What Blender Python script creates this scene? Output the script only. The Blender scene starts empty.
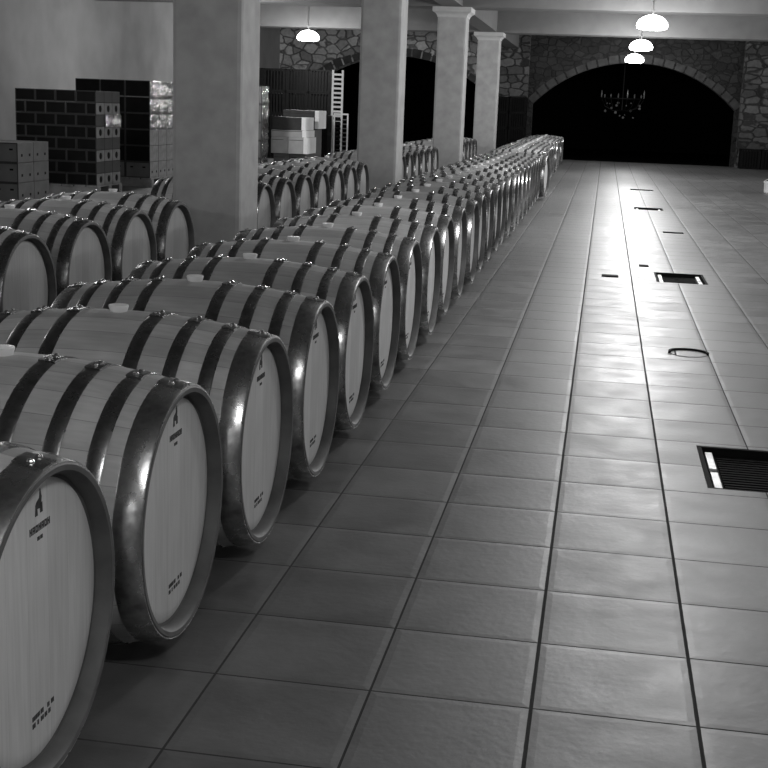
import bpy, bmesh, math, random
from mathutils import Vector, Matrix
random.seed(7)
S = bpy.context.scene
C = S.collection
PI = math.pi

# ------------------------------------------------------------------ materials
def nt(name):
    m = bpy.data.materials.new(name); m.use_nodes = True
    n = m.node_tree; n.nodes.clear()
    out = n.nodes.new('ShaderNodeOutputMaterial')
    b = n.nodes.new('ShaderNodeBsdfPrincipled')
    n.links.new(b.outputs[0], out.inputs[0])
    return m, n, b, out
def N(n, t, **k):
    x = n.nodes.new(t)
    for a, v in k.items():
        if a.startswith('i_'):
            x.inputs[int(a[2:])].default_value = v
        else: setattr(x, a, v)
    return x
def L(n, a, b): n.links.new(a, b)
def math_(n, op, a, b=None, c=None):
    x = n.nodes.new('ShaderNodeMath'); x.operation = op
    for i, v in enumerate((a, b, c)):
        if v is None: continue
        if isinstance(v, (int, float)): x.inputs[i].default_value = v
        else: n.links.new(v, x.inputs[i])
    return x.outputs[0]
def ramp(n, fac, stops):
    r = n.nodes.new('ShaderNodeValToRGB'); e = r.color_ramp.elements
    while len(e) < len(stops): e.new(.5)
    for k, (p, v) in enumerate(stops):
        e[k].position = p; e[k].color = (v, v, v, 1)
    n.links.new(fac, r.inputs[0]); return r.outputs[0]
def bump(n, b, h, strength=.3, dist=.01):
    x = N(n, 'ShaderNodeBump'); x.inputs['Strength'].default_value = strength
    x.inputs['Distance'].default_value = dist
    L(n, h, x.inputs['Height']); L(n, x.outputs[0], b.inputs['Normal'])
def coords(n, kind='Object', scale=(1,1,1)):
    t = N(n, 'ShaderNodeTexCoord'); mp = N(n, 'ShaderNodeMapping')
    mp.inputs['Scale'].default_value = scale
    L(n, t.outputs[kind], mp.inputs[0]); return mp.outputs[0]

def plain(name, v, rough=.6, metal=0, noise=.25, scale=8, bmp=.1, spec=.5):
    m, n, b, o = nt(name)
    c = coords(n)
    t = N(n, 'ShaderNodeTexNoise'); t.inputs['Scale'].default_value = scale; t.inputs['Detail'].default_value = 6
    L(n, c, t.inputs[0])
    L(n, ramp(n, t.outputs[0], [(.25, v*(1-noise)), (.75, v*(1+noise))]), b.inputs['Base Color'])
    b.inputs['Roughness'].default_value = rough; b.inputs['Metallic'].default_value = metal
    b.inputs['Specular IOR Level'].default_value = spec
    if bmp: bump(n, b, t.outputs[0], bmp, .01)
    return m

def stave_mat():
    m, n, b, o = nt('oak_staves')
    t = N(n, 'ShaderNodeTexCoord'); s = N(n, 'ShaderNodeSeparateXYZ'); L(n, t.outputs['Object'], s.inputs[0])
    ang = math_(n, 'ARCTAN2', s.outputs[1], s.outputs[2])
    a = math_(n, 'MULTIPLY', ang, 28/(2*PI))
    fl = math_(n, 'FLOOR', a); fr = math_(n, 'FRACT', a)
    info = N(n, 'ShaderNodeObjectInfo')
    sd = math_(n, 'MULTIPLY_ADD', info.outputs['Random'], 90.0, fl)
    wn = N(n, 'ShaderNodeTexWhiteNoise', noise_dimensions='1D'); L(n, sd, wn.inputs['W'])
    edge = math_(n, 'ABSOLUTE', math_(n, 'SUBTRACT', fr, .5))
    seam = math_(n, 'GREATER_THAN', edge, .488)
    c = coords(n, 'Object', (2.5, 26, 26))
    g = N(n, 'ShaderNodeTexNoise'); g.inputs['Scale'].default_value = 3; g.inputs['Detail'].default_value = 7
    L(n, c, g.inputs[0])
    c2 = coords(n, 'Object', (3, 3, 3)); g2 = N(n, 'ShaderNodeTexNoise'); g2.inputs['Scale'].default_value = 2.2; L(n, c2, g2.inputs[0])
    base = math_(n, 'MULTIPLY_ADD', wn.outputs[0], .13, .32)
    base = math_(n, 'MULTIPLY', base, math_(n, 'MULTIPLY_ADD', g.outputs[0], .5, .75))
    base = math_(n, 'MULTIPLY', base, math_(n, 'MULTIPLY_ADD', g2.outputs[0], .7, .65))
    base = math_(n, 'MULTIPLY', base, math_(n, 'MULTIPLY_ADD', seam, -.45, 1))
    L(n, base, b.inputs['Base Color'])
    b.inputs['Roughness'].default_value = .55
    bump(n, b, math_(n, 'SUBTRACT', g.outputs[0], seam), .15, .004)
    return m

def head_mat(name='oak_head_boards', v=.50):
    m, n, b, o = nt(name)
    t = N(n, 'ShaderNodeTexCoord'); s = N(n, 'ShaderNodeSeparateXYZ'); L(n, t.outputs['Object'], s.inputs[0])
    a = math_(n, 'MULTIPLY_ADD', s.outputs[1], 12.0, .5)
    fl = math_(n, 'FLOOR', a); fr = math_(n, 'FRACT', a)
    info = N(n, 'ShaderNodeObjectInfo')
    sd = math_(n, 'MULTIPLY_ADD', info.outputs['Random'], 70.0, fl)
    wn = N(n, 'ShaderNodeTexWhiteNoise', noise_dimensions='1D'); L(n, sd, wn.inputs['W'])
    seam = math_(n, 'GREATER_THAN', math_(n, 'ABSOLUTE', math_(n, 'SUBTRACT', fr, .5)), .492)
    c = coords(n, 'Object', (3, 40, 2.2))
    g = N(n, 'ShaderNodeTexNoise'); g.inputs['Scale'].default_value = 3; g.inputs['Detail'].default_value = 7; L(n, c, g.inputs[0])
    c2 = coords(n, 'Object', (3, 5, 2)); g2 = N(n, 'ShaderNodeTexNoise'); g2.inputs['Scale'].default_value = 2; L(n, c2, g2.inputs[0])
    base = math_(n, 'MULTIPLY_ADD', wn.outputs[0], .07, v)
    base = math_(n, 'MULTIPLY', base, math_(n, 'MULTIPLY_ADD', g.outputs[0], .35, .82))
    base = math_(n, 'MULTIPLY', base, math_(n, 'MULTIPLY_ADD', g2.outputs[0], .4, .8))
    base = math_(n, 'MULTIPLY', base, math_(n, 'MULTIPLY_ADD', seam, -.22, 1))
    L(n, base, b.inputs['Base Color'])
    b.inputs['Roughness'].default_value = .6
    bump(n, b, g.outputs[0], .08, .003)
    return m

def hoop_mat(name='galvanised_hoop_steel', k=1.0):
    m, n, b, o = nt(name)
    c = coords(n, 'Object', (9, 9, 9)); t = N(n, 'ShaderNodeTexNoise'); t.inputs['Scale'].default_value = 2.4; t.inputs['Detail'].default_value = 8
    L(n, c, t.inputs[0])
    L(n, ramp(n, t.outputs[0], [(.3, .14*k), (.5, .26*k), (.75, .38*k)]), b.inputs['Base Color'])
    L(n, ramp(n, t.outputs[0], [(.3, .40), (.7, .20)]), b.inputs['Roughness'])
    b.inputs['Metallic'].default_value = .95
    bump(n, b, t.outputs[0], .18, .006)
    return m

TX0, TY0, TW = -.771, 2.5487, .3505
def floor_mat():
    m, n, b, o = nt('floor_tiles')
    t = N(n, 'ShaderNodeTexCoord'); s = N(n, 'ShaderNodeSeparateXYZ'); L(n, t.outputs['Object'], s.inputs[0])
    ax = math_(n, 'MULTIPLY_ADD', s.outputs[0], 1/TW, -TX0/TW); ay = math_(n, 'MULTIPLY_ADD', s.outputs[1], 1/TW, -TY0/TW)
    rx = math_(n, 'ROUND', ax); ry = math_(n, 'ROUND', ay)
    dx = math_(n, 'MULTIPLY', math_(n, 'ABSOLUTE', math_(n, 'SUBTRACT', ax, rx)), TW)
    dy = math_(n, 'MULTIPLY', math_(n, 'ABSOLUTE', math_(n, 'SUBTRACT', ay, ry)), TW)
    # the two expansion joints are wider
    wide = math_(n, 'MULTIPLY', math_(n, 'GREATER_THAN', rx, 1.5), math_(n, 'LESS_THAN', rx, 3.5))
    wx = math_(n, 'MULTIPLY_ADD', wide, .0016, .0028)
    jx = math_(n, 'LESS_THAN', dx, wx)
    jy = math_(n, 'LESS_THAN', dy, .0026)
    joint = math_(n, 'MAXIMUM', jx, jy)
    fx = math_(n, 'FLOOR', ax); fy = math_(n, 'FLOOR', ay)
    cb = N(n, 'ShaderNodeCombineXYZ'); L(n, fx, cb.inputs[0]); L(n, fy, cb.inputs[1])
    wn = N(n, 'ShaderNodeTexWhiteNoise', noise_dimensions='2D'); L(n, cb.outputs[0], wn.inputs[0])
    c = coords(n, 'Object', (1, 1, 1)); g = N(n, 'ShaderNodeTexNoise'); g.inputs['Scale'].default_value = 5; g.inputs['Detail'].default_value = 9; g.inputs['Roughness'].default_value = .65
    L(n, c, g.inputs[0])
    g2 = N(n, 'ShaderNodeTexNoise'); g2.inputs['Scale'].default_value = 45; g2.inputs['Detail'].default_value = 5; L(n, c, g2.inputs[0])
    g3 = N(n, 'ShaderNodeTexNoise'); g3.inputs['Scale'].default_value = .8; g3.inputs['Detail'].default_value = 3; L(n, c, g3.inputs[0])
    base = math_(n, 'MULTIPLY_ADD', wn.outputs[0], .03, .085)
    base = math_(n, 'MULTIPLY', base, math_(n, 'MULTIPLY_ADD', g.outputs[0], 1.6, .2))
    base = math_(n, 'MULTIPLY', base, math_(n, 'MULTIPLY_ADD', g3.outputs[0], .6, .7))
    base = math_(n, 'MULTIPLY', base, math_(n, 'MULTIPLY_ADD', joint, -.88, 1))
    L(n, base, b.inputs['Base Color'])
    r = math_(n, 'MULTIPLY_ADD', g.outputs[0], .30, .30)
    r = math_(n, 'ADD', r, math_(n, 'MULTIPLY', wn.outputs[0], .05))
    r = math_(n, 'ADD', r, math_(n, 'MULTIPLY', joint, .5))
    L(n, r, b.inputs['Roughness'])
    b.inputs['Specular IOR Level'].default_value = .75
    h = math_(n, 'ADD', math_(n, 'MULTIPLY', g2.outputs[0], .35), math_(n, 'MULTIPLY', g.outputs[0], .8))
    h = math_(n, 'SUBTRACT', h, joint)
    # hand-made tiles: edges dip slightly
    dm = math_(n, 'MINIMUM', dx, dy)
    h = math_(n, 'ADD', h, math_(n, 'MULTIPLY', math_(n, 'MINIMUM', dm, .02), 25))
    bump(n, b, h, .5, .004)
    return m

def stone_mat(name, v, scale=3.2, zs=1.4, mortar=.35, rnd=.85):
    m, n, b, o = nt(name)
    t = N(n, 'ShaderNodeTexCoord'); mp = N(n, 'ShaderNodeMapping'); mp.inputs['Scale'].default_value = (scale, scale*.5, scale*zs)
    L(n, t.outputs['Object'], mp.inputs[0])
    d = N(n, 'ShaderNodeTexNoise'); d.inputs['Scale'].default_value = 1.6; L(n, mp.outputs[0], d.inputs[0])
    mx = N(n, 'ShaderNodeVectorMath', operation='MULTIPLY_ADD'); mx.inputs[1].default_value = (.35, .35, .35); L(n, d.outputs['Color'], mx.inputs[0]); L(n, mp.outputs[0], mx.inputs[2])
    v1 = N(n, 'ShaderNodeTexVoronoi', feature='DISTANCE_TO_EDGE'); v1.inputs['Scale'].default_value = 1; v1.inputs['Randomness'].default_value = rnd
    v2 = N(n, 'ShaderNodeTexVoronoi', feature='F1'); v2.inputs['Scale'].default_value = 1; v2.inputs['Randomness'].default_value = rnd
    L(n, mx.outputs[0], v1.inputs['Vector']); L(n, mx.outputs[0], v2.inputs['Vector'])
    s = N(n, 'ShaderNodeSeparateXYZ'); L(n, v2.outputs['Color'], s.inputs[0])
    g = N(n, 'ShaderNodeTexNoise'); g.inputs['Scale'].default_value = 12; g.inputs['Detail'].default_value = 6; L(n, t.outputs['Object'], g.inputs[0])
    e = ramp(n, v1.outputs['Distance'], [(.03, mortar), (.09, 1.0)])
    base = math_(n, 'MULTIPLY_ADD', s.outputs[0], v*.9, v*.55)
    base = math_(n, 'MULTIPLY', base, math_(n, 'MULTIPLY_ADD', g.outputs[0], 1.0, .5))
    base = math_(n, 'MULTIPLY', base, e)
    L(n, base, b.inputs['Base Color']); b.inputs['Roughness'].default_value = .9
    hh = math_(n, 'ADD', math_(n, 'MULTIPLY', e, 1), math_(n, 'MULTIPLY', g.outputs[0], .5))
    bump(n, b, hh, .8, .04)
    return m

def emit_mat(name, s):
    m = bpy.data.materials.new(name); m.use_nodes = True; n = m.node_tree; n.nodes.clear()
    o = n.nodes.new('ShaderNodeOutputMaterial'); e = n.nodes.new('ShaderNodeEmission')
    e.inputs[1].default_value = s; L(n, e.outputs[0], o.inputs[0]); return m

def film_mat():
    m, n, b, o = nt('shrink_film')
    tr = N(n, 'ShaderNodeBsdfTransparent'); gl = N(n, 'ShaderNodeBsdfGlossy'); gl.inputs['Roughness'].default_value = .12
    mixn = N(n, 'ShaderNodeMixShader'); mixn.inputs[0].default_value = .5
    c = coords(n); t = N(n, 'ShaderNodeTexNoise'); t.inputs['Scale'].default_value = 7; t.inputs['Detail'].default_value = 5; L(n, c, t.inputs[0])
    bp = N(n, 'ShaderNodeBump'); bp.inputs['Strength'].default_value = .9; bp.inputs['Distance'].default_value = .06
    L(n, t.outputs[0], bp.inputs['Height']); L(n, bp.outputs[0], gl.inputs['Normal'])
    L(n, tr.outputs[0], mixn.inputs[1]); L(n, gl.outputs[0], mixn.inputs[2]); L(n, mixn.outputs[0], o.inputs[0])
    return m

M = dict(
    stave=stave_mat(), head=head_mat(), headshade=head_mat('shaded_head_boards', .24), hoop=hoop_mat(), chimehoop=hoop_mat('chime_hoop_highlight_steel', 1.7), floor=floor_mat(),
    chime=plain('stave_end_grain', .09, .6, noise=.3, scale=14),
    bung=plain('white_silicone_bung', .8, .35, noise=.05),
    ink=plain('black_stamp_ink', .025, .7, noise=.1, bmp=0),
    clip=plain('bright_rivet_steel', .7, .25, metal=1, noise=.2, scale=30),
    column=plain('column_render', .35, .85, noise=.16, scale=7, bmp=.25),
    footshade=plain('column_foot_shadow', .17, .8, noise=.2, scale=9),  # unused dark tone for the barrels' shadow on the column foot
    capital=plain('capital_plaster', .42, .8, noise=.1, scale=8),
    beam=plain('beam_plaster', .12, .85, noise=.12, scale=4, bmp=.1),
    ceil=plain('ceiling_plaster', .16, .9, noise=.1, scale=2),
    plaster=plain('wall_plaster', .19, .9, noise=.2, scale=1.3, bmp=.15),
    stone=stone_mat('rubble_stone', .32, 3.3, 1.4),
    stonel=stone_mat('pale_pier_stone', .075, 2.8, 1.9, .25, .6),
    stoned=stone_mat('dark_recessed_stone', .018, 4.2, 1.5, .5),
    vous=plain('voussoir_stone', .042, .9, noise=.45, scale=5, bmp=.6),
    black=plain('unlit_cellar_black', .004, .95, noise=.3, bmp=0, spec=0),  # near-black stands in for missing light beyond the arches
    dark=plain('dark_printed_card', .004, .8, spec=.15, noise=.4, scale=9),
    edge=plain('case_seam_card', .018, .7, noise=.3),
    card=plain('brown_carton', .10, .75, noise=.2, scale=6),
    pale=plain('pale_carton', .36, .7, noise=.15, scale=6),
    white=plain('white_carton', .85, .6, noise=.05),
    darkside=plain('plain_case_side', .025, .6, noise=.4),
    wrap=plain('printed_case_side', .17, .5, noise=.35, scale=12),
    film=film_mat(),
    crate=plain('dark_crate_plastic', .004, .7, spec=.12, noise=.4, scale=10),
    pallet=plain('pallet_wood', .20, .8, noise=.3, scale=8),
    rack=plain('white_enamel_steel', .75, .35, noise=.1),
    steel=plain('drain_steel', .8, .5, metal=.6, noise=.25, scale=12),
    grate=plain('drain_bar_iron', .010, .8, spec=.1, noise=.3, scale=15),
    glow=emit_mat('lit_opal_glass', 14.0),
    iron=plain('wrought_iron', .003, .6),
    crystal=plain('dull_glass_drop', .18, .2),
    bucket=plain('white_plastic', .8, .4, noise=.05),
)
# ------------------------------------------------------------------ helpers
def obj(name, bm, mats, parent=None, smooth=False, loc=None):
    me = bpy.data.meshes.new(name); bmesh.ops.recalc_face_normals(bm, faces=bm.faces)
    bm.to_mesh(me); bm.free()
    if not isinstance(mats, (list, tuple)): mats = [mats]
    for m in mats: me.materials.append(m)
    if smooth:
        me.polygons.foreach_set('use_smooth', [True]*len(me.polygons))
        me.set_sharp_from_angle(angle=math.radians(35))
    o = bpy.data.objects.new(name, me); C.objects.link(o)
    if parent: o.parent = parent
    if loc: o.location = loc
    return o
def tag(o, label, cat, group=None, kind=None):
    if label: o['label'] = label
    if cat: o['category'] = cat
    if group: o['group'] = group
    if kind: o['kind'] = kind
    return o
def thing(name, label, cat, loc=(0,0,0), rz=0, group=None):
    o = bpy.data.objects.new(name, None); C.objects.link(o); o.empty_display_size = .1
    o.location = loc; o.rotation_euler = (0, 0, rz)
    return tag(o, label, cat, group)
def struct(name, bm, m, **k):
    o = obj(name, bm, m, **k); o['kind'] = 'structure'; return o
def box(bm, x0, x1, y0, y1, z0, z1, bev=0, mi=0):
    v = [bm.verts.new((x, y, z)) for z in (z0, z1) for y in (y0, y1) for x in (x0, x1)]
    fs = [bm.faces.new([v[i] for i in f]) for f in ((0,2,3,1),(4,5,7,6),(0,1,5,4),(2,6,7,3),(0,4,6,2),(1,3,7,5))]
    for f in fs: f.material_index = mi
    if bev:
        es = list({e for f in fs for e in f.edges})
        r = bmesh.ops.bevel(bm, geom=es, offset=bev, segments=2, affect='EDGES', profile=.6)
        for f in r['faces']: f.material_index = mi
    return bm
def bxm(*a, **k):
    bm = bmesh.new(); box(bm, *a, **k); return bm
def lathe_x(bm, prof, n=64, closed=False, mi=None):
    rings = []
    for (x, r) in prof:
        rings.append([bm.verts.new((x, r*math.sin(2*PI*k/n), r*math.cos(2*PI*k/n))) for k in range(n)])
    q = len(prof) if closed else len(prof)-1
    for i in range(q):
        a, b = rings[i], rings[(i+1) % len(prof)]
        for k in range(n):
            f = bm.faces.new((a[k], a[(k+1) % n], b[(k+1) % n], b[k]))
            if mi: f.material_index = mi[i]
    return rings
def lathe_z(bm, prof, n=32, cap0=True, cap1=True):
    rings = [[bm.verts.new((r*math.cos(2*PI*k/n), r*math.sin(2*PI*k/n), z)) for k in range(n)] for (r, z) in prof]
    for a, b in zip(rings, rings[1:]):
        for k in range(n): bm.faces.new((a[k], a[(k+1) % n], b[(k+1) % n], b[k]))
    if cap0: bm.faces.new(rings[0][::-1])
    if cap1: bm.faces.new(rings[-1])
    return bm
def tube(bm, pts, r, n=8):
    rings = []
    for i, p in enumerate(pts):
        p = Vector(p); d = Vector(pts[min(i+1, len(pts)-1)]) - Vector(pts[max(i-1, 0)]); d.normalize()
        a = d.orthogonal().normalized(); b = d.cross(a)
        if rings:
            pass
        rings.append([bm.verts.new(p + r*(math.cos(2*PI*k/n)*a + math.sin(2*PI*k/n)*b)) for k in range(n)])
    for a, b in zip(rings, rings[1:]):
        for k in range(n): bm.faces.new((a[k], a[(k+1) % n], b[(k+1) % n], b[k]))
    bm.faces.new(rings[0][::-1]); bm.faces.new(rings[-1])

# ------------------------------------------------------------------ the room
XL, XR, YB, YF = -8.9, 10.2, -11.0, 34.9
CZ = 3.35
drains = [(.435, .85, 4.37, 4.96), (.47, .86, 10.0, 10.64), (.46, .85, 17.75, 18.2), (.48, .88, 22.35, 22.7)]
bm = bmesh.new()
def quad(x0, x1, y0, y1, z=0): bm.faces.new([bm.verts.new(p) for p in ((x0,y0,z),(x1,y0,z),(x1,y1,z),(x0,y1,z))])
ycur = YB
for (a, b, c, d) in drains:
    quad(XL-.1, XR+.1, ycur, c); quad(XL-.1, a, c, d); quad(b, XR+.1, c, d); ycur = d
quad(XL-.1, XR+.1, ycur, YF+.5)
for (a, b, c, d) in drains:                        # the drain pits below the tiles
    z = -.16
    P = [(a,c),(b,c),(b,d),(a,d)]
    for i in range(4):
        p, q = P[i], P[(i+1) % 4]
        bm.faces.new([bm.verts.new(v) for v in ((p[0],p[1],0),(p[0],p[1],z),(q[0],q[1],z),(q[0],q[1],0))])
    bm.faces.new([bm.verts.new((p[0],p[1],z)) for p in P])
bmesh.ops.remove_doubles(bm, verts=bm.verts, dist=1e-5)
struct('floor', bm, M['floor'])
struct('ceiling', bxm(XL-.3, XR+.3, YB-.3, YF+.3, CZ, CZ+.2), M['ceil'])
struct('wall_left', bxm(XL-.25, XL, YB, YF, 0, CZ), M['plaster'])
struct('wall_right', bxm(XR, XR+.25, YB, YF, 0, CZ), M['plaster'])
struct('wall_back', bxm(XL-.25, XR+.25, YB-.25, YB, 0, CZ), M['plaster'])

def arch_wall(name, x0, x1, cx, hw, zs, rise, y0, y1, mat, top=CZ):
    R = (hw*hw + rise*rise)/(2*rise); zc = zs + rise - R
    K = 40
    xs = [cx - hw + 2*hw*k/K for k in range(K+1)]
    arc = [(x, zc + math.sqrt(max(0, R*R-(x-cx)**2))) for x in xs]
    bm = bmesh.new()
    def pr(poly):
        a = [bm.verts.new((x, y0, z)) for x, z in poly]; b = [bm.verts.new((x, y1, z)) for x, z in poly]
        bm.faces.new(a); bm.faces.new(b[::-1])
        for i in range(len(poly)):
            j = (i+1) % len(poly); bm.faces.new((a[i], b[i], b[j], a[j]))
    if cx-hw > x0: pr([(x0,0),(cx-hw,0),(cx-hw,top),(x0,top)])
    if cx+hw < x1: pr([(cx+hw,0),(x1,0),(x1,top),(cx+hw,top)])
    for (xa, za), (xb, zb) in zip(arc, arc[1:]):
        pr([(xa,za),(xb,zb),(xb,top),(xa,top)])
    bmesh.ops.remove_doubles(bm, verts=bm.verts, dist=1e-5)
    struct(name, bm, mat)
    # ring of voussoirs
    bm = bmesh.new(); a0 = math.asin(hw/R); n = 21; t = .20
    for k in range(n):
        b0 = -a0 + 2*a0*k/n + .006; b1 = -a0 + 2*a0*(k+1)/n - .006
        r1 = R + t + random.uniform(-.03, .03); yo = y0 - random.uniform(.012, .035)
        pts = [(cx+R*math.sin(b0), zc+R*math.cos(b0)), (cx+R*math.sin(b1), zc+R*math.cos(b1)),
               (cx+r1*math.sin(b1), zc+r1*math.cos(b1)), (cx+r1*math.sin(b0), zc+r1*math.cos(b0))]
        a = [bm.verts.new((x, yo, z)) for x, z in pts]; b = [bm.verts.new((x, y0+.02, z)) for x, z in pts]
        bm.faces.new(a); bm.faces.new(b[::-1])
        for i in range(4):
            j = (i+1) % 4; bm.faces.new((a[i], b[i], b[j], a[j]))
    return bm
# recessed wall with the wide arch at the end of the aisle
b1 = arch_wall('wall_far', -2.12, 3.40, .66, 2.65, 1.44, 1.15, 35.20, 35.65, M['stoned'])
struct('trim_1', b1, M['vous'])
b2 = arch_wall('wall_far_left', XL-.25, -2.97, -5.67, 2.56, 1.58, .99, 34.9, 35.5, M['stone'])
struct('trim_2', b2, M['vous'])
struct('wall_pier_left', bxm(-2.97, -2.12, 34.85, 35.65, 0, CZ, bev=.01), M['stonel'])
struct('wall_pier_right', bxm(3.40, XR+.25, 34.85, 35.65, 0, CZ, bev=.01), M['stonel'])
# unlit cellar beyond the arches, its darkness put into the near-black colour
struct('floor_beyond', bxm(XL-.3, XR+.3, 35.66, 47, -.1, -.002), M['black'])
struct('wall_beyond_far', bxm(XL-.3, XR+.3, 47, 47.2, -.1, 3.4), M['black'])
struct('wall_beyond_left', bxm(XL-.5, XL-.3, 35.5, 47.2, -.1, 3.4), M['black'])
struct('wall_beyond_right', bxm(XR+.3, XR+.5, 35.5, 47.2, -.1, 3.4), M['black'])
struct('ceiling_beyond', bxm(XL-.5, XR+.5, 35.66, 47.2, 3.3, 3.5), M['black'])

# columns, beams
CX_, HW = -2.585, .235
BZ = 2.85
colY = [-10.9, -4.6, 1.95, 8.46, 14.95, 21.6, 28.25]
names = {3: 'nearest and widest square rendered column, standing between barrel rows',
         4: 'second square column from the camera, right of the dark crates',
         5: 'third square column with plain slab capital under the beam',
         6: 'farthest and slimmest square column with flared capital',
         }
for i, y in enumerate(colY):
    if i not in names: continue
    t = thing('column', names[i], 'column', (CX_, y, 0), 0, 'square columns along the barrel rows')
    obj('shaft', bxm(-HW, HW, -HW, HW, 0, BZ-.14, bev=.03), M['column'], t)
    bm = bmesh.new(); prev = None; prof = [(HW+.004, BZ-.16), (HW+.012, BZ-.13), (HW+.035, BZ-.10), (HW+.075, BZ-.075), (HW+.08, BZ-.068), (HW+.08, BZ)]
    for h, z in prof:
        r = [bm.verts.new((sx*h, sy*h, z)) for sx, sy in ((-1,-1),(1,-1),(1,1),(-1,1))]
        if prev:
            for k in range(4): bm.faces.new((prev[k], prev[(k+1)%4], r[(k+1)%4], r[k]))
        else: bm.faces.new(r[::-1])
        prev = r
    bm.faces.new(prev)
    obj('capital', bm, M['capital'], t)
for i, y in enumerate(colY):
    struct('beam_cross', bxm(XL, XR, y-.31, y+.31, BZ, CZ, bev=.012), M['beam'])
bm = bxm(CX_-.17, CX_+.17, YB, YF, BZ+.012, CZ)
struct('beam_long', bm, M['beam'])

# ------------------------------------------------------------------ lamps
def lamp_shade_bm():
    bm = bmesh.new()
    prof = [(.005, .165)] + [(.235*math.sin(a), .165*math.cos(a)) for a in [PI/2*k/10 for k in range(1, 11)]] + [(.22, -.035), (.14, -.055), (.005, -.06)]
    lathe_z(bm, prof, 32); return bm
lamp0 = None
def ord_(i): return ['first','second','third','fourth','fifth','sixth','seventh','eighth','ninth','tenth','eleventh','twelfth','thirteenth','fourteenth','fifteenth','sixteenth','seventeenth','eighteenth','nineteenth','twentieth','twenty-first','twenty-second','twenty-third','twenty-fourth','twenty-fifth','twenty-sixth','twenty-seventh','twenty-eighth','twenty-ninth','thirtieth','thirty-first','thirty-second','thirty-third','thirty-fourth'][i]
def copy_tree(o, parent=None):
    c = o.copy(); C.objects.link(c)
    if parent: c.parent = parent
    for ch in kids.get(o.name, []): copy_tree(ch, c)
    return c
kids = {}
def reg(root):
    for o in C.objects:
        if o.parent: kids.setdefault(o.parent.name, [])
    def walk(o):
        kids[o.name] = [c for c in C.objects if c.parent == o]
        for c in kids[o.name]: walk(c)
    walk(root)
def make_lamp():
    t = thing('ceiling_lamp', 'x', 'lamp')
    obj('shade', lamp_shade_bm(), M['glow'], t, True)
    bm = bmesh.new(); lathe_z(bm, [(.012, .16), (.012, CZ-2.6-.03)], 12); obj('stem', bm, M['ceil'], t, True)
    bm = bmesh.new(); lathe_z(bm, [(.06, CZ-2.6-.04), (.055, CZ-2.6-.015), (.02, CZ-2.6)], 20); obj('canopy', bm, M['iron'], t, True)
    return t
lamp_first = make_lamp(); reg(lamp_first)
ZL = 2.57
POW = 200
lamps = [
    (.58, 20.4, 1.0, 'largest glowing dome ceiling lamp, top of the three over the aisle'),
    (.58, 27.0, 1.0, 'middle glowing dome lamp of the three over the aisle'),
    (.58, 33.3, .4, 'smallest, lowest glowing dome lamp before the wide arch'),
    (-6.28, 27.0, .75, 'glowing dome ceiling lamp on the left before rough stone wall'),
    (.58, 13.8, .8, None), (.58, 7.2, .4, None), (.58, .6, .26, None), (.58, -6.0, .4, None), (7.4, .6, .05, None), (7.4, 7.2, .42, None), (7.4, 13.8, .9, None), (7.4, 20.4, 1.2, None), (7.4, 27.0, .6, None),  # right-hand row is unseen, added to brighten the right side of the floor
    (-6.28, 20.4, .5, None), (-6.28, 13.8, .15, None), (-6.28, 7.2, .25, None), (-6.28, .6, .55, None)]
for i, (x, y, p, lab) in enumerate(lamps):
    o = lamp_first if i == 0 else copy_tree(lamp_first)
    o.location = (x, y, ZL)
    o['label'] = lab or 'assumed glowing dome ceiling lamp on a stem, out of view above'
    o['group'] = 'dome ceiling lamps' if lab else 'dome ceiling lamps beyond the top edge'
    ld = bpy.data.lights.new('bulb', 'POINT'); ld.energy = POW*p; ld.shadow_soft_size = .13
    lo = bpy.data.objects.new('bulb_light', ld); C.objects.link(lo); lo.parent = o; lo.location = (0, 0, -.19)

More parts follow.
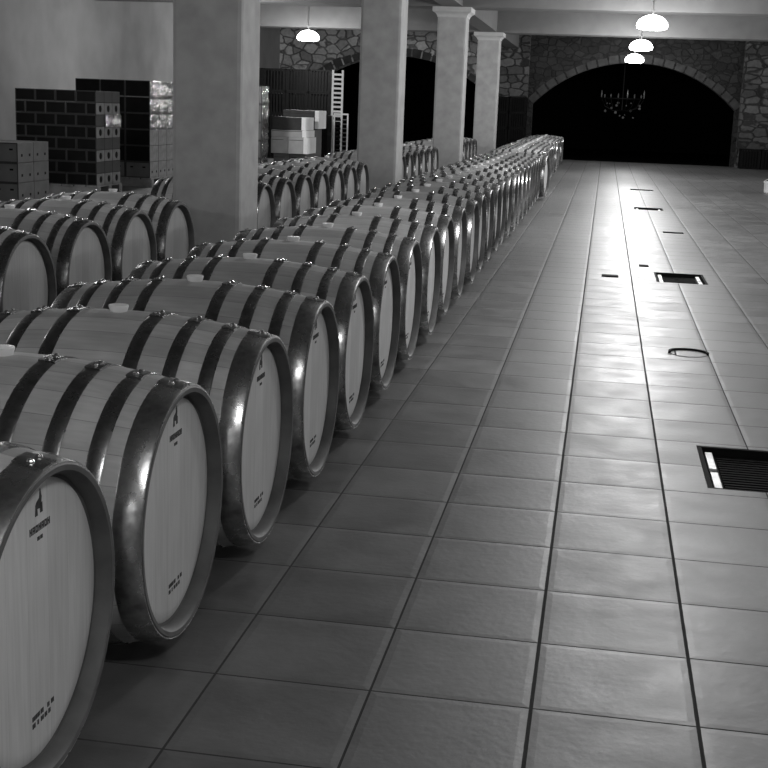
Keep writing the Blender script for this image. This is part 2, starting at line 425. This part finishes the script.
# ------------------------------------------------------------------ barrels
RB, RC, HL = .333, .286, .437
def rad(x): return RB - (RB-RC)*(abs(x)/HL)**2
def band(bm, x0, x1, th=.0032, n=64):
    xs = [x0, x0+.004, (x0+x1)/2, x1-.004, x1]
    out = [(x, rad(x)+th*(.35 if k in (0, 4) else 1)) for k, x in enumerate(xs)]
    inn = [(x, rad(x)-.002) for x in xs[::-1]]
    lathe_x(bm, out+inn, n, closed=True)
hoops = [(.376, .435), (.305, .342), (.209, .246), (.100, .140)]
def make_barrel(stamps=True):
    t = thing('wine_barrel', 'x', 'barrel')
    # staves (one coopered shell with chime ends)
    prof = []
    K = 14
    prof += [(-HL+.033, RC-.022), (-HL+.010, RC-.020), (-HL+.001, RC-.014), (-HL, RC-.004)]
    mi = [1, 1, 1]
    for k in range(K*2+1):
        x = -HL+.003 + (2*HL-.006)*k/(2*K); prof.append((x, rad(x)))
    mi += [1] + [0]*(2*K)
    prof += [(HL, RC-.004), (HL-.001, RC-.014), (HL-.010, RC-.020), (HL-.033, RC-.022)]
    mi += [1, 1, 1, 1]
    prof += [(HL-.036, RC-.04), (-HL+.036, RC-.04)]; mi += [1, 1, 1]
    bm = bmesh.new(); lathe_x(bm, prof, 84, closed=True, mi=mi)
    o = obj('staves', bm, [M['stave'], M['chime']], t, True); o.location = (0, 0, RB)
    for s in (1, -1):
        bm = bmesh.new(); rr = RC-.0255
        xs = HL-.036
        rings = lathe_x(bm, [(s*(xs-.018), rr), (s*xs, rr), (s*(xs+.005), rr-.010), (s*(xs+.006), rr-.03)], 64)
        bm.faces.new(rings[-1]); bm.faces.new(rings[0])
        h = obj('head', bm, M['head'] if stamps else M['headshade'], t, True); h.location = (0, 0, RB)  # second-row heads darkened in colour for the weaker lamp light there
        if s == 1 and stamps:
            xf = xs+.0062
            def fl(bm, pts):
                a = [bm.verts.new((xf+.0006, y, z)) for y, z in pts]; b = [bm.verts.new((xf-.002, y, z)) for y, z in pts]
                bm.faces.new(a); bm.faces.new(b[::-1])
                for i in range(len(pts)):
                    j = (i+1) % len(pts); bm.faces.new((a[i], b[i], b[j], a[j]))
            bm = bmesh.new()
            y0, z0 = .012, .186         # little emblem: a spired form on a block
            fl(bm, [(y0-.019, z0+.010), (y0-.009, z0+.010), (y0-.011, z0+.036), (y0-.017, z0+.030)])
            fl(bm, [(y0-.010, z0+.022), (y0+.004, z0+.020), (y0+.008, z0+.040), (y0+.003, z0+.056), (y0-.002, z0+.040), (y0-.010, z0+.036)])
            fl(bm, [(y0+.001, z0+.012), (y0+.011, z0+.012), (y0+.010, z0+.030), (y0+.001, z0+.030)])
            obj('emblem_stamp', bm, M['ink'], h)
            bm = bmesh.new()            # stamped name, too small to read: strokes of seven capitals
            yy = y0-.042
            rr2 = random.Random(3)
            for k in range(7):
                w = .0092
                z1 = z0-.006; zh = .0135
                pat = [((0,0,.3,1),(.3,.4,1,.65),(.7,0,1,1)), ((0,0,.3,1),(.3,.75,1,1),(.7,0,1,.7),(.3,.35,.7,.55)), ((0,0,.3,1),(.3,0,1,.25),(.3,.75,.9,1),(.75,.2,1,.8))][k % 3]
                for (a, b_, c, d) in pat: fl(bm, [(yy+a*w, z1-zh+b_*zh), (yy+c*w, z1-zh+b_*zh), (yy+c*w, z1-zh+d*zh), (yy+a*w, z1-zh+d*zh)])
                yy += w+.0028
            for k in range(2):
                fl(bm, [(y0-.012+k*.012, z0-.036), (y0-.003+k*.012, z0-.036), (y0-.003+k*.012, z0-.029), (y0-.012+k*.012, z0-.029)])
            obj('name_stamp', bm, M['ink'], h)
            bm = bmesh.new()
            for row, (zz, segs) in enumerate([(-.178, [(0,.030),(.034,.012),(.062,.008),(.078,.012)]), (-.192, [(0,.012),(.020,.006),(.034,.012),(.050,.010),(.066,.008)])]):
                for a, w in segs:
                    k = 0
                    while k < w-1e-6:
                        ww = min(.0062, w-k)
                        fl(bm, [(-.036+a+k, zz), (-.036+a+k+ww*.82, zz), (-.036+a+k+ww*.82, zz+.009), (-.036+a+k, zz+.009)]); k += .0072
            obj('date_stamp', bm, M['ink'], h)
    for s in (1, -1):
        for (a, b) in hoops:
            bm = bmesh.new(); band(bm, s*a if s > 0 else -b, s*b if s > 0 else -a)
            h = obj('hoop', bm, M['chimehoop'] if a > .35 and stamps else M['hoop'], t, True); h.location = (0, 0, RB)  # aisle-row chime hoops use a lightened steel to lift their highlights
            xm = s*(a+b)/2; w = (b-a)
            bm = bmesh.new()          # lapped hoop end with two rivets, on top
            r = rad(xm)+.0030
            P = []
            for k in range(6):
                an = -.10+.20*k/5
                P.append([bm.verts.new((xm+sx*w*.48, (rad(xm+sx*w*.48)+q)*math.sin(an), (rad(xm+sx*w*.48)+q)*math.cos(an))) for sx, q in ((-1,.001),(-1,.0058),(1,.0058),(1,.001))])
            for p, q in zip(P, P[1:]):
                for k in range(4): bm.faces.new((p[k], p[(k+1)%4], q[(k+1)%4], q[k]))
            bm.faces.new(P[0][::-1]); bm.faces.new(P[-1])
            obj('lap_plate', bm, M['hoop'], h).location = (0, 0, 0)
            for an in (-.055, .055):
                bm = bmesh.new(); lathe_z(bm, [(.0075, -.002), (.0072, .003), (.005, .0058), (.001, .0066)], 10)
                bmesh.ops.transform(bm, matrix=Matrix.Translation((xm, (r+.002)*math.sin(an), (r+.002)*math.cos(an))) @ Matrix.Rotation(-an, 4, 'X'), verts=bm.verts)
                obj('rivet', bm, M['clip'], h)
    bm = bmesh.new(); lathe_z(bm, [(.018, -.02), (.024, .002), (.028, .014), (.027, .018), (.010, .019)], 20)
    o = obj('bung', bm, M['bung'], t, True); o.location = (0, 0, 2*RB)
    return t
b0 = make_barrel(); reg(b0)
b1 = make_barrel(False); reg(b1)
used = {}
def place(x, y, label, group, proto=b0, rz=0):
    if proto.name in used: o = copy_tree(proto)
    else: o = proto; used[proto.name] = 1
    o.location = (x, y, 0); o.rotation_euler = (0, 0, rz)
    o['label'] = label; o['group'] = group
    return o
ys = [2.0, 2.668, 3.336, 4.006, 4.676, 5.38, 6.08, 6.80, 7.52, 8.25, 8.97, 9.68, 10.37, 11.05, 11.75]
while ys[-1] < 17.9: ys.append(ys[-1]+.70)
near = {0: 'nearest oak wine barrel, cut by the lower left edge', 1: 'second oak barrel from the camera in the aisle row, stamped head whole'}
XA = [-.900, -.878, -.860, -.856, -.856, -.858]
for i, y in enumerate(ys):
    xf = XA[i] if i < len(XA) else -.858 + random.uniform(-.008, .008)
    place(xf-HL, y, near.get(i, 'oak barrel, %s counting from the camera in the aisle row' % ord_(i)), 'front block of barrels along the aisle', rz=random.uniform(-.006, .006))
place(-.79-HL, ys[-1]+.86, 'oak barrel jutting out past its neighbours where the aisle row breaks', 'front block of barrels along the aisle', rz=-.10)
y = ys[-1]+2.2; k = 0
while y < 34.0:
    place(-.865-.19*(y-20)/14-HL+random.uniform(-.025, .025), y, 'oak barrel, %s in the far block beyond the gap in the aisle row' % ord_(k), 'far block of barrels along the aisle'); y += .70; k += 1
blocks = [(5.45, 4, 'left of the nearest column'), (9.74, 7, 'between the first two columns'), (16.2, 7, 'between second and third columns'), (22.9, 7, 'between third and farthest columns')]
for y0, cnt, where in blocks:
    for i in range(cnt):
        y = y0+.72*i
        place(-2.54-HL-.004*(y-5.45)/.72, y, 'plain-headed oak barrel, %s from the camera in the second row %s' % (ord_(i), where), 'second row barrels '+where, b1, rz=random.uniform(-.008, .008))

# ------------------------------------------------------------------ drains and floor fittings
dl = ['nearest drain grating at the right edge, dark bars in steel frame', 'second drain grating from the camera, dark with bright end frame', 'third drain grating along the aisle, small and dark', 'farthest drain grating near the brightest strip of floor']
for (a, b, c, d), lab in zip(drains, dl):
    t = thing('floor_drain', lab, 'drain', ((a+b)/2, (c+d)/2, 0), 0, 'drain gratings sunk in the tiles')
    w, h = (b-a)/2, (d-c)/2
    bm = bmesh.new()
    e = .002
    box(bm, -w+e, -w+.018, -h+e, h-e, -.075, -.001); box(bm, w-.018, w-e, -h+e, h-e, -.075, -.001)
    box(bm, -w+.018, w-.018, -h+e, -h+.016, -.075, -.001); box(bm, -w+.018, w-.018, h-.016, h-e, -.075, -.001)
    obj('frame', bm, M['grate'], t)
    for s in (-1, 1):
        for q in (-1, 1):
            y_0, y_1 = (-h+.03, -.02) if q < 0 else (.03, h-.03)
            obj('end_plate', bxm(s*(w-.045)-.014, s*(w-.045)+.014, y_0, y_1, -.030, -.016, bev=.003), M['steel'], t)
        obj('bearing_rail', bxm(s*(w-.045)-.024, s*(w-.045)+.024, -h+.017, h-.017, -.075, -.031), M['grate'], t)
    nb = max(4, int(2*h/.034))
    for k in range(nb):
        yy = -h+.035 + (2*h-.07)*k/(nb-1)
        obj('bar', bxm(-w+.072, w-.072, yy-.006, yy+.006, -.07, -.028), M['grate'], t)
# thin slots and the round cover
for (x0, x1, y, lab) in [(.05, .18, 10.21, 'short thin dark floor slot left of second drain'), (.36, .44, 11.05, 'tiny dark floor slot just beyond second drain'), (.70, .92, 14.42, 'thin dark floor slot alone between second and third drains')]:
    t = thing('floor_slot', lab, 'floor slot', ((x0+x1)/2, y, 0), 0, 'thin dark slots in the tiles'); w = (x1-x0)/2
    obj('slot_lid', bxm(-w, w, -.06, .06, 0, .005, bev=.002), M['grate'], t)
    obj('slot_lip', bxm(-w, w, -.068, -.061, 0, .008), M['grate'], t)
t = thing('round_floor_cover', 'round floor cover with raised dark curved rim, between first two drains', 'floor cover', (.526, 6.96, 0))
bm = bmesh.new(); lathe_z(bm, [(.098, 0), (.097, .003), (.01, .004)], 40); obj('cover_plate', bm, M['floor'], t, True)
bm = bmesh.new(); P = []
for k in range(25):
    a = PI*(-.04+1.08*k/24); r0, r1 = .095, .108
    P.append([bm.verts.new((r*math.cos(a), r*math.sin(a), z)) for r, z in ((r0, 0), (r0, .013), (r1, .013), (r1, 0))])
for p, q in zip(P, P[1:]):
    for k in range(4): bm.faces.new((p[k], p[(k+1)%4], q[(k+1)%4], q[k]))
bm.faces.new(P[0][::-1]); bm.faces.new(P[-1]); obj('raised_rim', bm, M['grate'], t)

t = thing('bucket', 'white rounded bucket on the floor at the far right edge', 'bucket', (2.90, 23.2, 0))
bm = bmesh.new(); lathe_z(bm, [(.095, 0), (.115, .02), (.125, .18), (.132, .19), (.132, .205), (.12, .205), (.11, .03), (.01, .028)], 28, True, True); obj('pail', bm, M['bucket'], t, True)
bm = bmesh.new(); tube(bm, [(.13*math.cos(a), 0, .19-.12*math.sin(a)*-.1+.05*math.sin(a)) for a in [PI*k/12 for k in range(13)]], .004); obj('handle', bm, M['bucket'], t)

# ------------------------------------------------------------------ cases, cartons and crates
def pallet(x0, x1, y0, y1, label):
    t = thing('pallet', label, 'pallet', ((x0+x1)/2, (y0+y1)/2, 0)); w, d = (x1-x0)/2, (y1-y0)/2
    for k in range(7):
        xx = -w + 2*w*(k+.5)/7; obj('deck_board', bxm(xx-w/8, xx+w/8, -d, d, .105, .125), M['pallet'], t)
    for yy in (-d+.05, 0, d-.05):
        obj('stringer', bxm(-w, w, yy-.045, yy+.045, 0, .104), M['pallet'], t)
    return t
def case(x0, x1, y0, y1, z0, z1, label, group, front, side, spots=0, label_panel=None, cat='case'):
    g = .003
    t = thing('wine_case', label, cat, ((x0+x1)/2, (y0+y1)/2, z0), 0, group)
    w, d, h = (x1-x0)/2-g, (y1-y0)/2-g, (z1-z0)-g
    bm = bmesh.new(); box(bm, -w, w, -d, d, 0, h, bev=.006)
    for f in bm.faces:
        c = f.calc_center_median()
        f.material_index = 1 if c.x > w-.004 else 0
    obj('carton', bm, [front, side], t)
    bm = bmesh.new(); e = .012   # taped / battened edges drawn by the board rims
    for (a, b, c_, d_) in ((-w, w, 0, e), (-w, w, h-e, h), (-w, -w+e, e, h-e), (w-e, w, e, h-e)):
        box(bm, a, b, -d-.003, -d+.0, c_, d_)
    obj('edge_tape', bm, M['edge'], t)
    if cat == 'case' and front is M['card']:
        for q in (-.5, .5):
            obj('hand_hole', bxm(q*w-.022, q*w+.022, -d-.0015, -d+.002, h*.62, h*.62+.02), M['dark'], t)
            obj('hand_hole', bxm(w-.002, w+.0015, q*d-.02, q*d+.02, h*.30, h*.30+.03), M['dark'], t)
    if spots:
        bm = bmesh.new(); n = 20; r = h*.30
        cvs = [bm.verts.new((w+.001, r*math.cos(2*PI*k/n), h/2+r*math.sin(2*PI*k/n))) for k in range(n)]; bm.faces.new(cvs)
        bmesh.ops.extrude_face_region(bm, geom=bm.faces[:]); 
        bm.free()
        bm = bmesh.new()
        A = [bm.verts.new((w+.002, r*math.cos(2*PI*k/n), h/2+r*math.sin(2*PI*k/n))) for k in range(n)]
        B = [bm.verts.new((w-.002, r*math.cos(2*PI*k/n), h/2+r*math.sin(2*PI*k/n))) for k in range(n)]
        bm.faces.new(A); bm.faces.new(B[::-1])
        for k in range(n): bm.faces.new((A[k], B[k], B[(k+1)%n], A[(k+1)%n]))
        obj('round_print', bm, M['dark'], t)
    return t
def film(t, w, y0, y1, z0, z1, seed=1):
    bm = bmesh.new(); n, k = 9, 6; rr = random.Random(seed); V = {}; x = w-.006
    for a in range(n+1):
        for b in range(k+1):
            V[a, b] = bm.verts.new((x+.018+rr.uniform(-.010, .016), y0+(y1-y0)*a/n, z0+(z1-z0)*b/k))
    for a in range(n):
        for b in range(k): bm.faces.new((V[a, b], V[a+1, b], V[a+1, b+1], V[a, b+1]))
    o = obj('shrink_film', bm, M['film'], t, True)
    md = o.modifiers.new('thick', 'SOLIDIFY'); md.thickness = .001
    return o
# stack A : dark cases, running bond
pallet(-7.42, -6.28, 15.48, 16.32, 'wooden pallet under the dark brick-like case stack')
x0A, x1A, y0A, lh = -7.38, -6.30, 15.5, .160
for ly in range(8):
    z0 = .126 + (ly-1)*lh*.0 + ly*.147
    z1 = z0+.147
    cuts = [x0A, x0A+.27, x0A+.54, x0A+.81, x1A] if ly % 2 else [x0A, x0A+.135, x0A+.405, x0A+.675, x0A+.945, x1A]
    for j in range(3):
        for i in range(len(cuts)-1):
            if j and i < len(cuts)-2: continue
            t = case(cuts[i], cuts[i+1], y0A+j*.27, y0A+(j+1)*.27, z0, z1,
                 'dark case of bottles in the brick-like stack standing on the left', 'dark cases in the brick-like stack', M['dark'], M['wrap'] if ly % 2 == 0 else M['darkside'], spots=(ly % 2 == 0))
            if ly == 5 and j: film(t, (cuts[i+1]-cuts[i])/2-.003, -.13, .13, -.02, .15, j)
# stack B : taller dark stack behind, wrapped in film on its side
pallet(-7.46, -6.28, 17.46, 18.6, 'wooden pallet under the taller film-wrapped stack left of nearest column')
for ly in range(6):
    z0 = .126+ly*.2245; z1 = z0+.2245
    for j in range(3):
        for i in range(3):
            if j and i < 2: continue
            lo = ly < 1
            t = case(-7.42+i*.367, -7.42+(i+1)*.367, 17.5+j*.36, 17.5+(j+1)*.36, z0, z1,
                 'pale carton in the bottom layer of the taller film-wrapped stack' if lo else 'dark case in the taller film-wrapped stack left of nearest column',
                 'pale cartons under the film-wrapped stack' if lo else 'dark cases in the film-wrapped stack', M['card'] if lo else M['dark'], M['wrap'])
            if i == 2 and ly > 2: film(t, .1805, -.18, .18, 0, .222, ly*3+j)
# low pale cartons on the far left
for ly in range(3):
    for i in range(5):
        for j in range(2):
            w = .33
            x1 = -6.60-i*w; z0 = .02+ly*.228
            if x1-w < XL+.02: continue
            case(x1-w, x1, 13.9+j*.42, 14.32+j*.42, z0-.02, z0+.208, 'brown carton in the low pile at the far left edge', 'brown cartons in the low pile at the left edge', M['card'], M['card'])
case(-7.9, -7.56, 14.0, 14.4, .686, .84, 'small dark box lying on the low carton pile at left edge', None, M['dark'], M['dark'])
# wrapped stack seen just right of the nearest column
for ly in range(5):
    t = case(-6.1, -5.72, 21.3, 21.7, ly*.30, ly*.30+.30, 'grey carton, %s from the floor, in narrow stack just right of nearest column' % ord_(ly), 'grey cartons in the narrow stack', M['card'], M['wrap'])
    film(t, .187, -.2, .2, 0, .296, ly)
# carton pile between first two columns  (Y = 22)
def carton(x0, x1, y0, y1, z0, z1, front, end, label):
    t = thing('carton', label, 'carton', ((x0+x1)/2, (y0+y1)/2, z0), 0, 'cartons piled between the first two columns')
    w, d, h = (x1-x0)/2, (y1-y0)/2, z1-z0-.003
    obj('box_body', bxm(-w, w, -d, d, 0, h, bev=.006), front, t)
    if end: obj('white_end_panel', bxm(w-.07, w+.004, -d-.004, d+.004, .002, h+.001, bev=.004), end, t)
    obj('lid_seam', bxm(-w+.01, w-.08, -d-.002, -d+.001, h*.82, h*.82+.008), M['edge'], t)
carton(-5.66, -5.38, 21.9, 22.5, .0, .38, M['card'], None, 'floor-level brown carton, left one under the pile between first columns')
carton(-5.37, -5.08, 21.9, 22.5, .0, .38, M['card'], None, 'floor-level brown carton, right one under the pile between first columns')
carton(-5.70, -5.40, 21.86, 22.5, .38, .66, M['pale'], None, 'pale grey carton, left of the pair in the lower pile')
carton(-5.39, -5.05, 21.84, 22.5, .38, .66, M['pale'], M['white'], 'pale grey carton with bright white end, right of the lower pair')
carton(-5.70, -5.08, 21.86, 22.5, .66, .78, M['pale'], M['white'], 'flat pale carton with white end lying above the lower pair')
carton(-5.70, -5.10, 21.88, 22.5, .78, 1.0, M['darkside'], M['white'], 'dark-fronted flat carton with white end, second from top of pile')
carton(-5.72, -5.10, 22.6, 23.2, .0, .80, M['card'], None, 'large carton standing at back, carrying the topmost dark box')
carton(-5.68, -5.03, 22.6, 23.2, .80, 1.12, M['darkside'], M['white'], 'topmost dark box with tall white end in the carton pile')

def crate_bm(w, d, h):
    bm = bmesh.new(); p = .03
    for sx in (-1, 1):
        for sy in (-1, 1): box(bm, sx*w-(p if sx > 0 else 0), sx*w+(0 if sx > 0 else p), sy*d-(p if sy > 0 else 0), sy*d+(0 if sy > 0 else p), 0, h)
    for k in range(7):
        xx = -w+.05+(2*w-.1)*k/6
        for sy in (-1, 1): box(bm, xx-.018, xx+.018, sy*(d-.012)-.008, sy*(d-.012)+.008, .02, h-.02)
        yy = -d+.05+(2*d-.1)*k/6
        for sx in (-1, 1): box(bm, sx*(w-.012)-.008, sx*(w-.012)+.008, yy-.018, yy+.018, .02, h-.02)
    for z in (0, h-.03):
        for s in (-1, 1):
            box(bm, -w, w, s*(d-.01)-.01, s*(d-.01)+.01, z, z+.03); box(bm, s*(w-.01)-.01, s*(w-.01)+.01, -d, d, z, z+.03)
    box(bm, -w+.01, w-.01, -d+.01, d-.01, .01, .025)
    return bm
cr = {}
def crate(x, y, z, w, d, h, label, group):
    key = (w, d, h)
    t = thing('slatted_crate', label, 'crate', (x, y, z), 0, group)
    if key not in cr: cr[key] = obj('crate_frame', crate_bm(w, d, h), M['crate'], t); lin = obj('crate_liner', bxm(-w+.05, w-.05, -d+.05, d-.05, .03, h-.05), M['crate'], t); cr[key] = (cr[key], lin)
    else:
        for s in cr[key]:
            o = s.copy(); C.objects.link(o); o.parent = t
    return t
for i in range(4):
    for k in range(4):
        crate(-7.85+i*.52, 28.6, k*.493, .255, .30, .49, 'tall dark slatted crate in the wall of crates before the rough stone wall', 'dark crates stacked before the left stone wall')
for i in range(2):
    for k in range(4):
        crate(-2.76+i*.46, 34.4, k*.40, .22, .25, .397, 'dark crate stacked against the stone pier right of farthest column', 'dark crates against the stone pier')
for k in range(3):
    crate(-5.30, 24.0, k*.345, .17, .2, .342, 'dark crate, %s from the floor, in the stack left of the white rack' % ord_(k), 'dark crates beside the white rack')
for i in range(3):
    crate(3.7+i*.52, 34.5, 0, .25, .25, .50, 'dark low crate on the floor by the right stone pier', 'dark low crates by the right pier')
# white rack
t = thing('wire_rack', 'tall narrow white metal rack with close rungs beside second column', 'rack', (-5.02, 24.2, 0))
for x in (-.11, .075): obj('post', bxm(x-.018, x+.018, -.014, .014, 0, 1.87), M['rack'], t)
for k in range(11):
    z = .92+k*.085; obj('rung', bxm(-.092, .057, -.012, .012, z, z+.038), M['rack'], t)
t = thing('shelf_frame', 'low white metal frame around dark trays, standing right of tall rack', 'shelf', (-4.86, 23.8, 0))
for x in (-.14, .0, .115): obj('post', bxm(x-.012, x+.012, -.012, .012, 0, 1.05), M['rack'], t)
obj('top_rail', bxm(-.152, .127, -.014, .014, 1.051, 1.08), M['rack'], t)
for k in range(12):
    obj('tray', bxm(-.125, .10, .015, .20, .06+k*.08, .10+k*.08), M['crate'], t)
    obj('tray_lip', bxm(.013, .10, .008, .014, .08+k*.08, .092+k*.08), M['pallet'], t)

# ------------------------------------------------------------------ dim chandelier beyond the wide arch
t = thing('chandelier', 'dim iron chandelier with small glints hanging in the dark arch', 'chandelier', (.42, 38.6, -.25))
bm = bmesh.new()
tube(bm, [(.62*math.cos(2*PI*k/32), .62*math.sin(2*PI*k/32), 1.95) for k in range(33)], .015); obj('ring', bm, M['iron'], t)
bm = bmesh.new(); tube(bm, [(0, 0, 1.6), (0, 0, 3.3)], .018); obj('stem', bm, M['iron'], t)
for k in range(8):
    a = 2*PI*k/8+.2; c, s = math.cos(a), math.sin(a)
    bm = bmesh.new(); tube(bm, [(0, 0, 1.62), (.25*c, .25*s, 1.60), (.5*c, .5*s, 1.72), (.62*c, .62*s, 1.95)], .012)
    ar = obj('arm', bm, M['iron'], t)
    hh = random.uniform(.05, .22)
    bm = bmesh.new(); lathe_z(bm, [(.015, 1.97), (.024, 1.99+hh*.4), (.016, 1.99+hh*.8), (.004, 1.99+hh)], 10)
    bmesh.ops.translate(bm, vec=(.62*c, .62*s, 0), verts=bm.verts); obj('candle_bulb', bm, M['crystal'], ar)
    for q in range(2):
        bm = bmesh.new(); bmesh.ops.create_icosphere(bm, subdivisions=2, radius=random.uniform(.018, .045))
        rr_ = random.uniform(.15, .6); bmesh.ops.translate(bm, vec=(rr_*c, rr_*s, random.uniform(1.35, 1.85)), verts=bm.verts)
        obj('glass_drop', bm, M['crystal'], ar)

# ------------------------------------------------------------------ camera
cam = bpy.data.cameras.new('camera'); co = bpy.data.objects.new('camera', cam); C.objects.link(co)
pitch, yaw, roll = .2146, -.1614, .0373
f = Vector((math.sin(yaw)*math.cos(pitch), math.cos(yaw)*math.cos(pitch), -math.sin(pitch)))
r = Vector((math.cos(yaw), -math.sin(yaw), 0)); u = r.cross(f)
r2 = r*math.cos(roll)+u*math.sin(roll); u2 = -r*math.sin(roll)+u*math.cos(roll)
co.matrix_world = Matrix(((r2.x, u2.x, -f.x, 0), (r2.y, u2.y, -f.y, 0), (r2.z, u2.z, -f.z, 1.25), (0, 0, 0, 1)))
cam.sensor_width = 36; cam.lens = 1276.23/768*36; cam.clip_start = .02; cam.clip_end = 200
S.camera = co
w = bpy.data.worlds.new('world'); S.world = w; w.use_nodes = True
w.node_tree.nodes['Background'].inputs[0].default_value = (0, 0, 0, 1)
S.view_settings.view_transform = 'Standard'; S.view_settings.look = 'None'; S.view_settings.gamma = 1
S.view_settings.use_curve_mapping = False; S.view_settings.exposure = 0.33
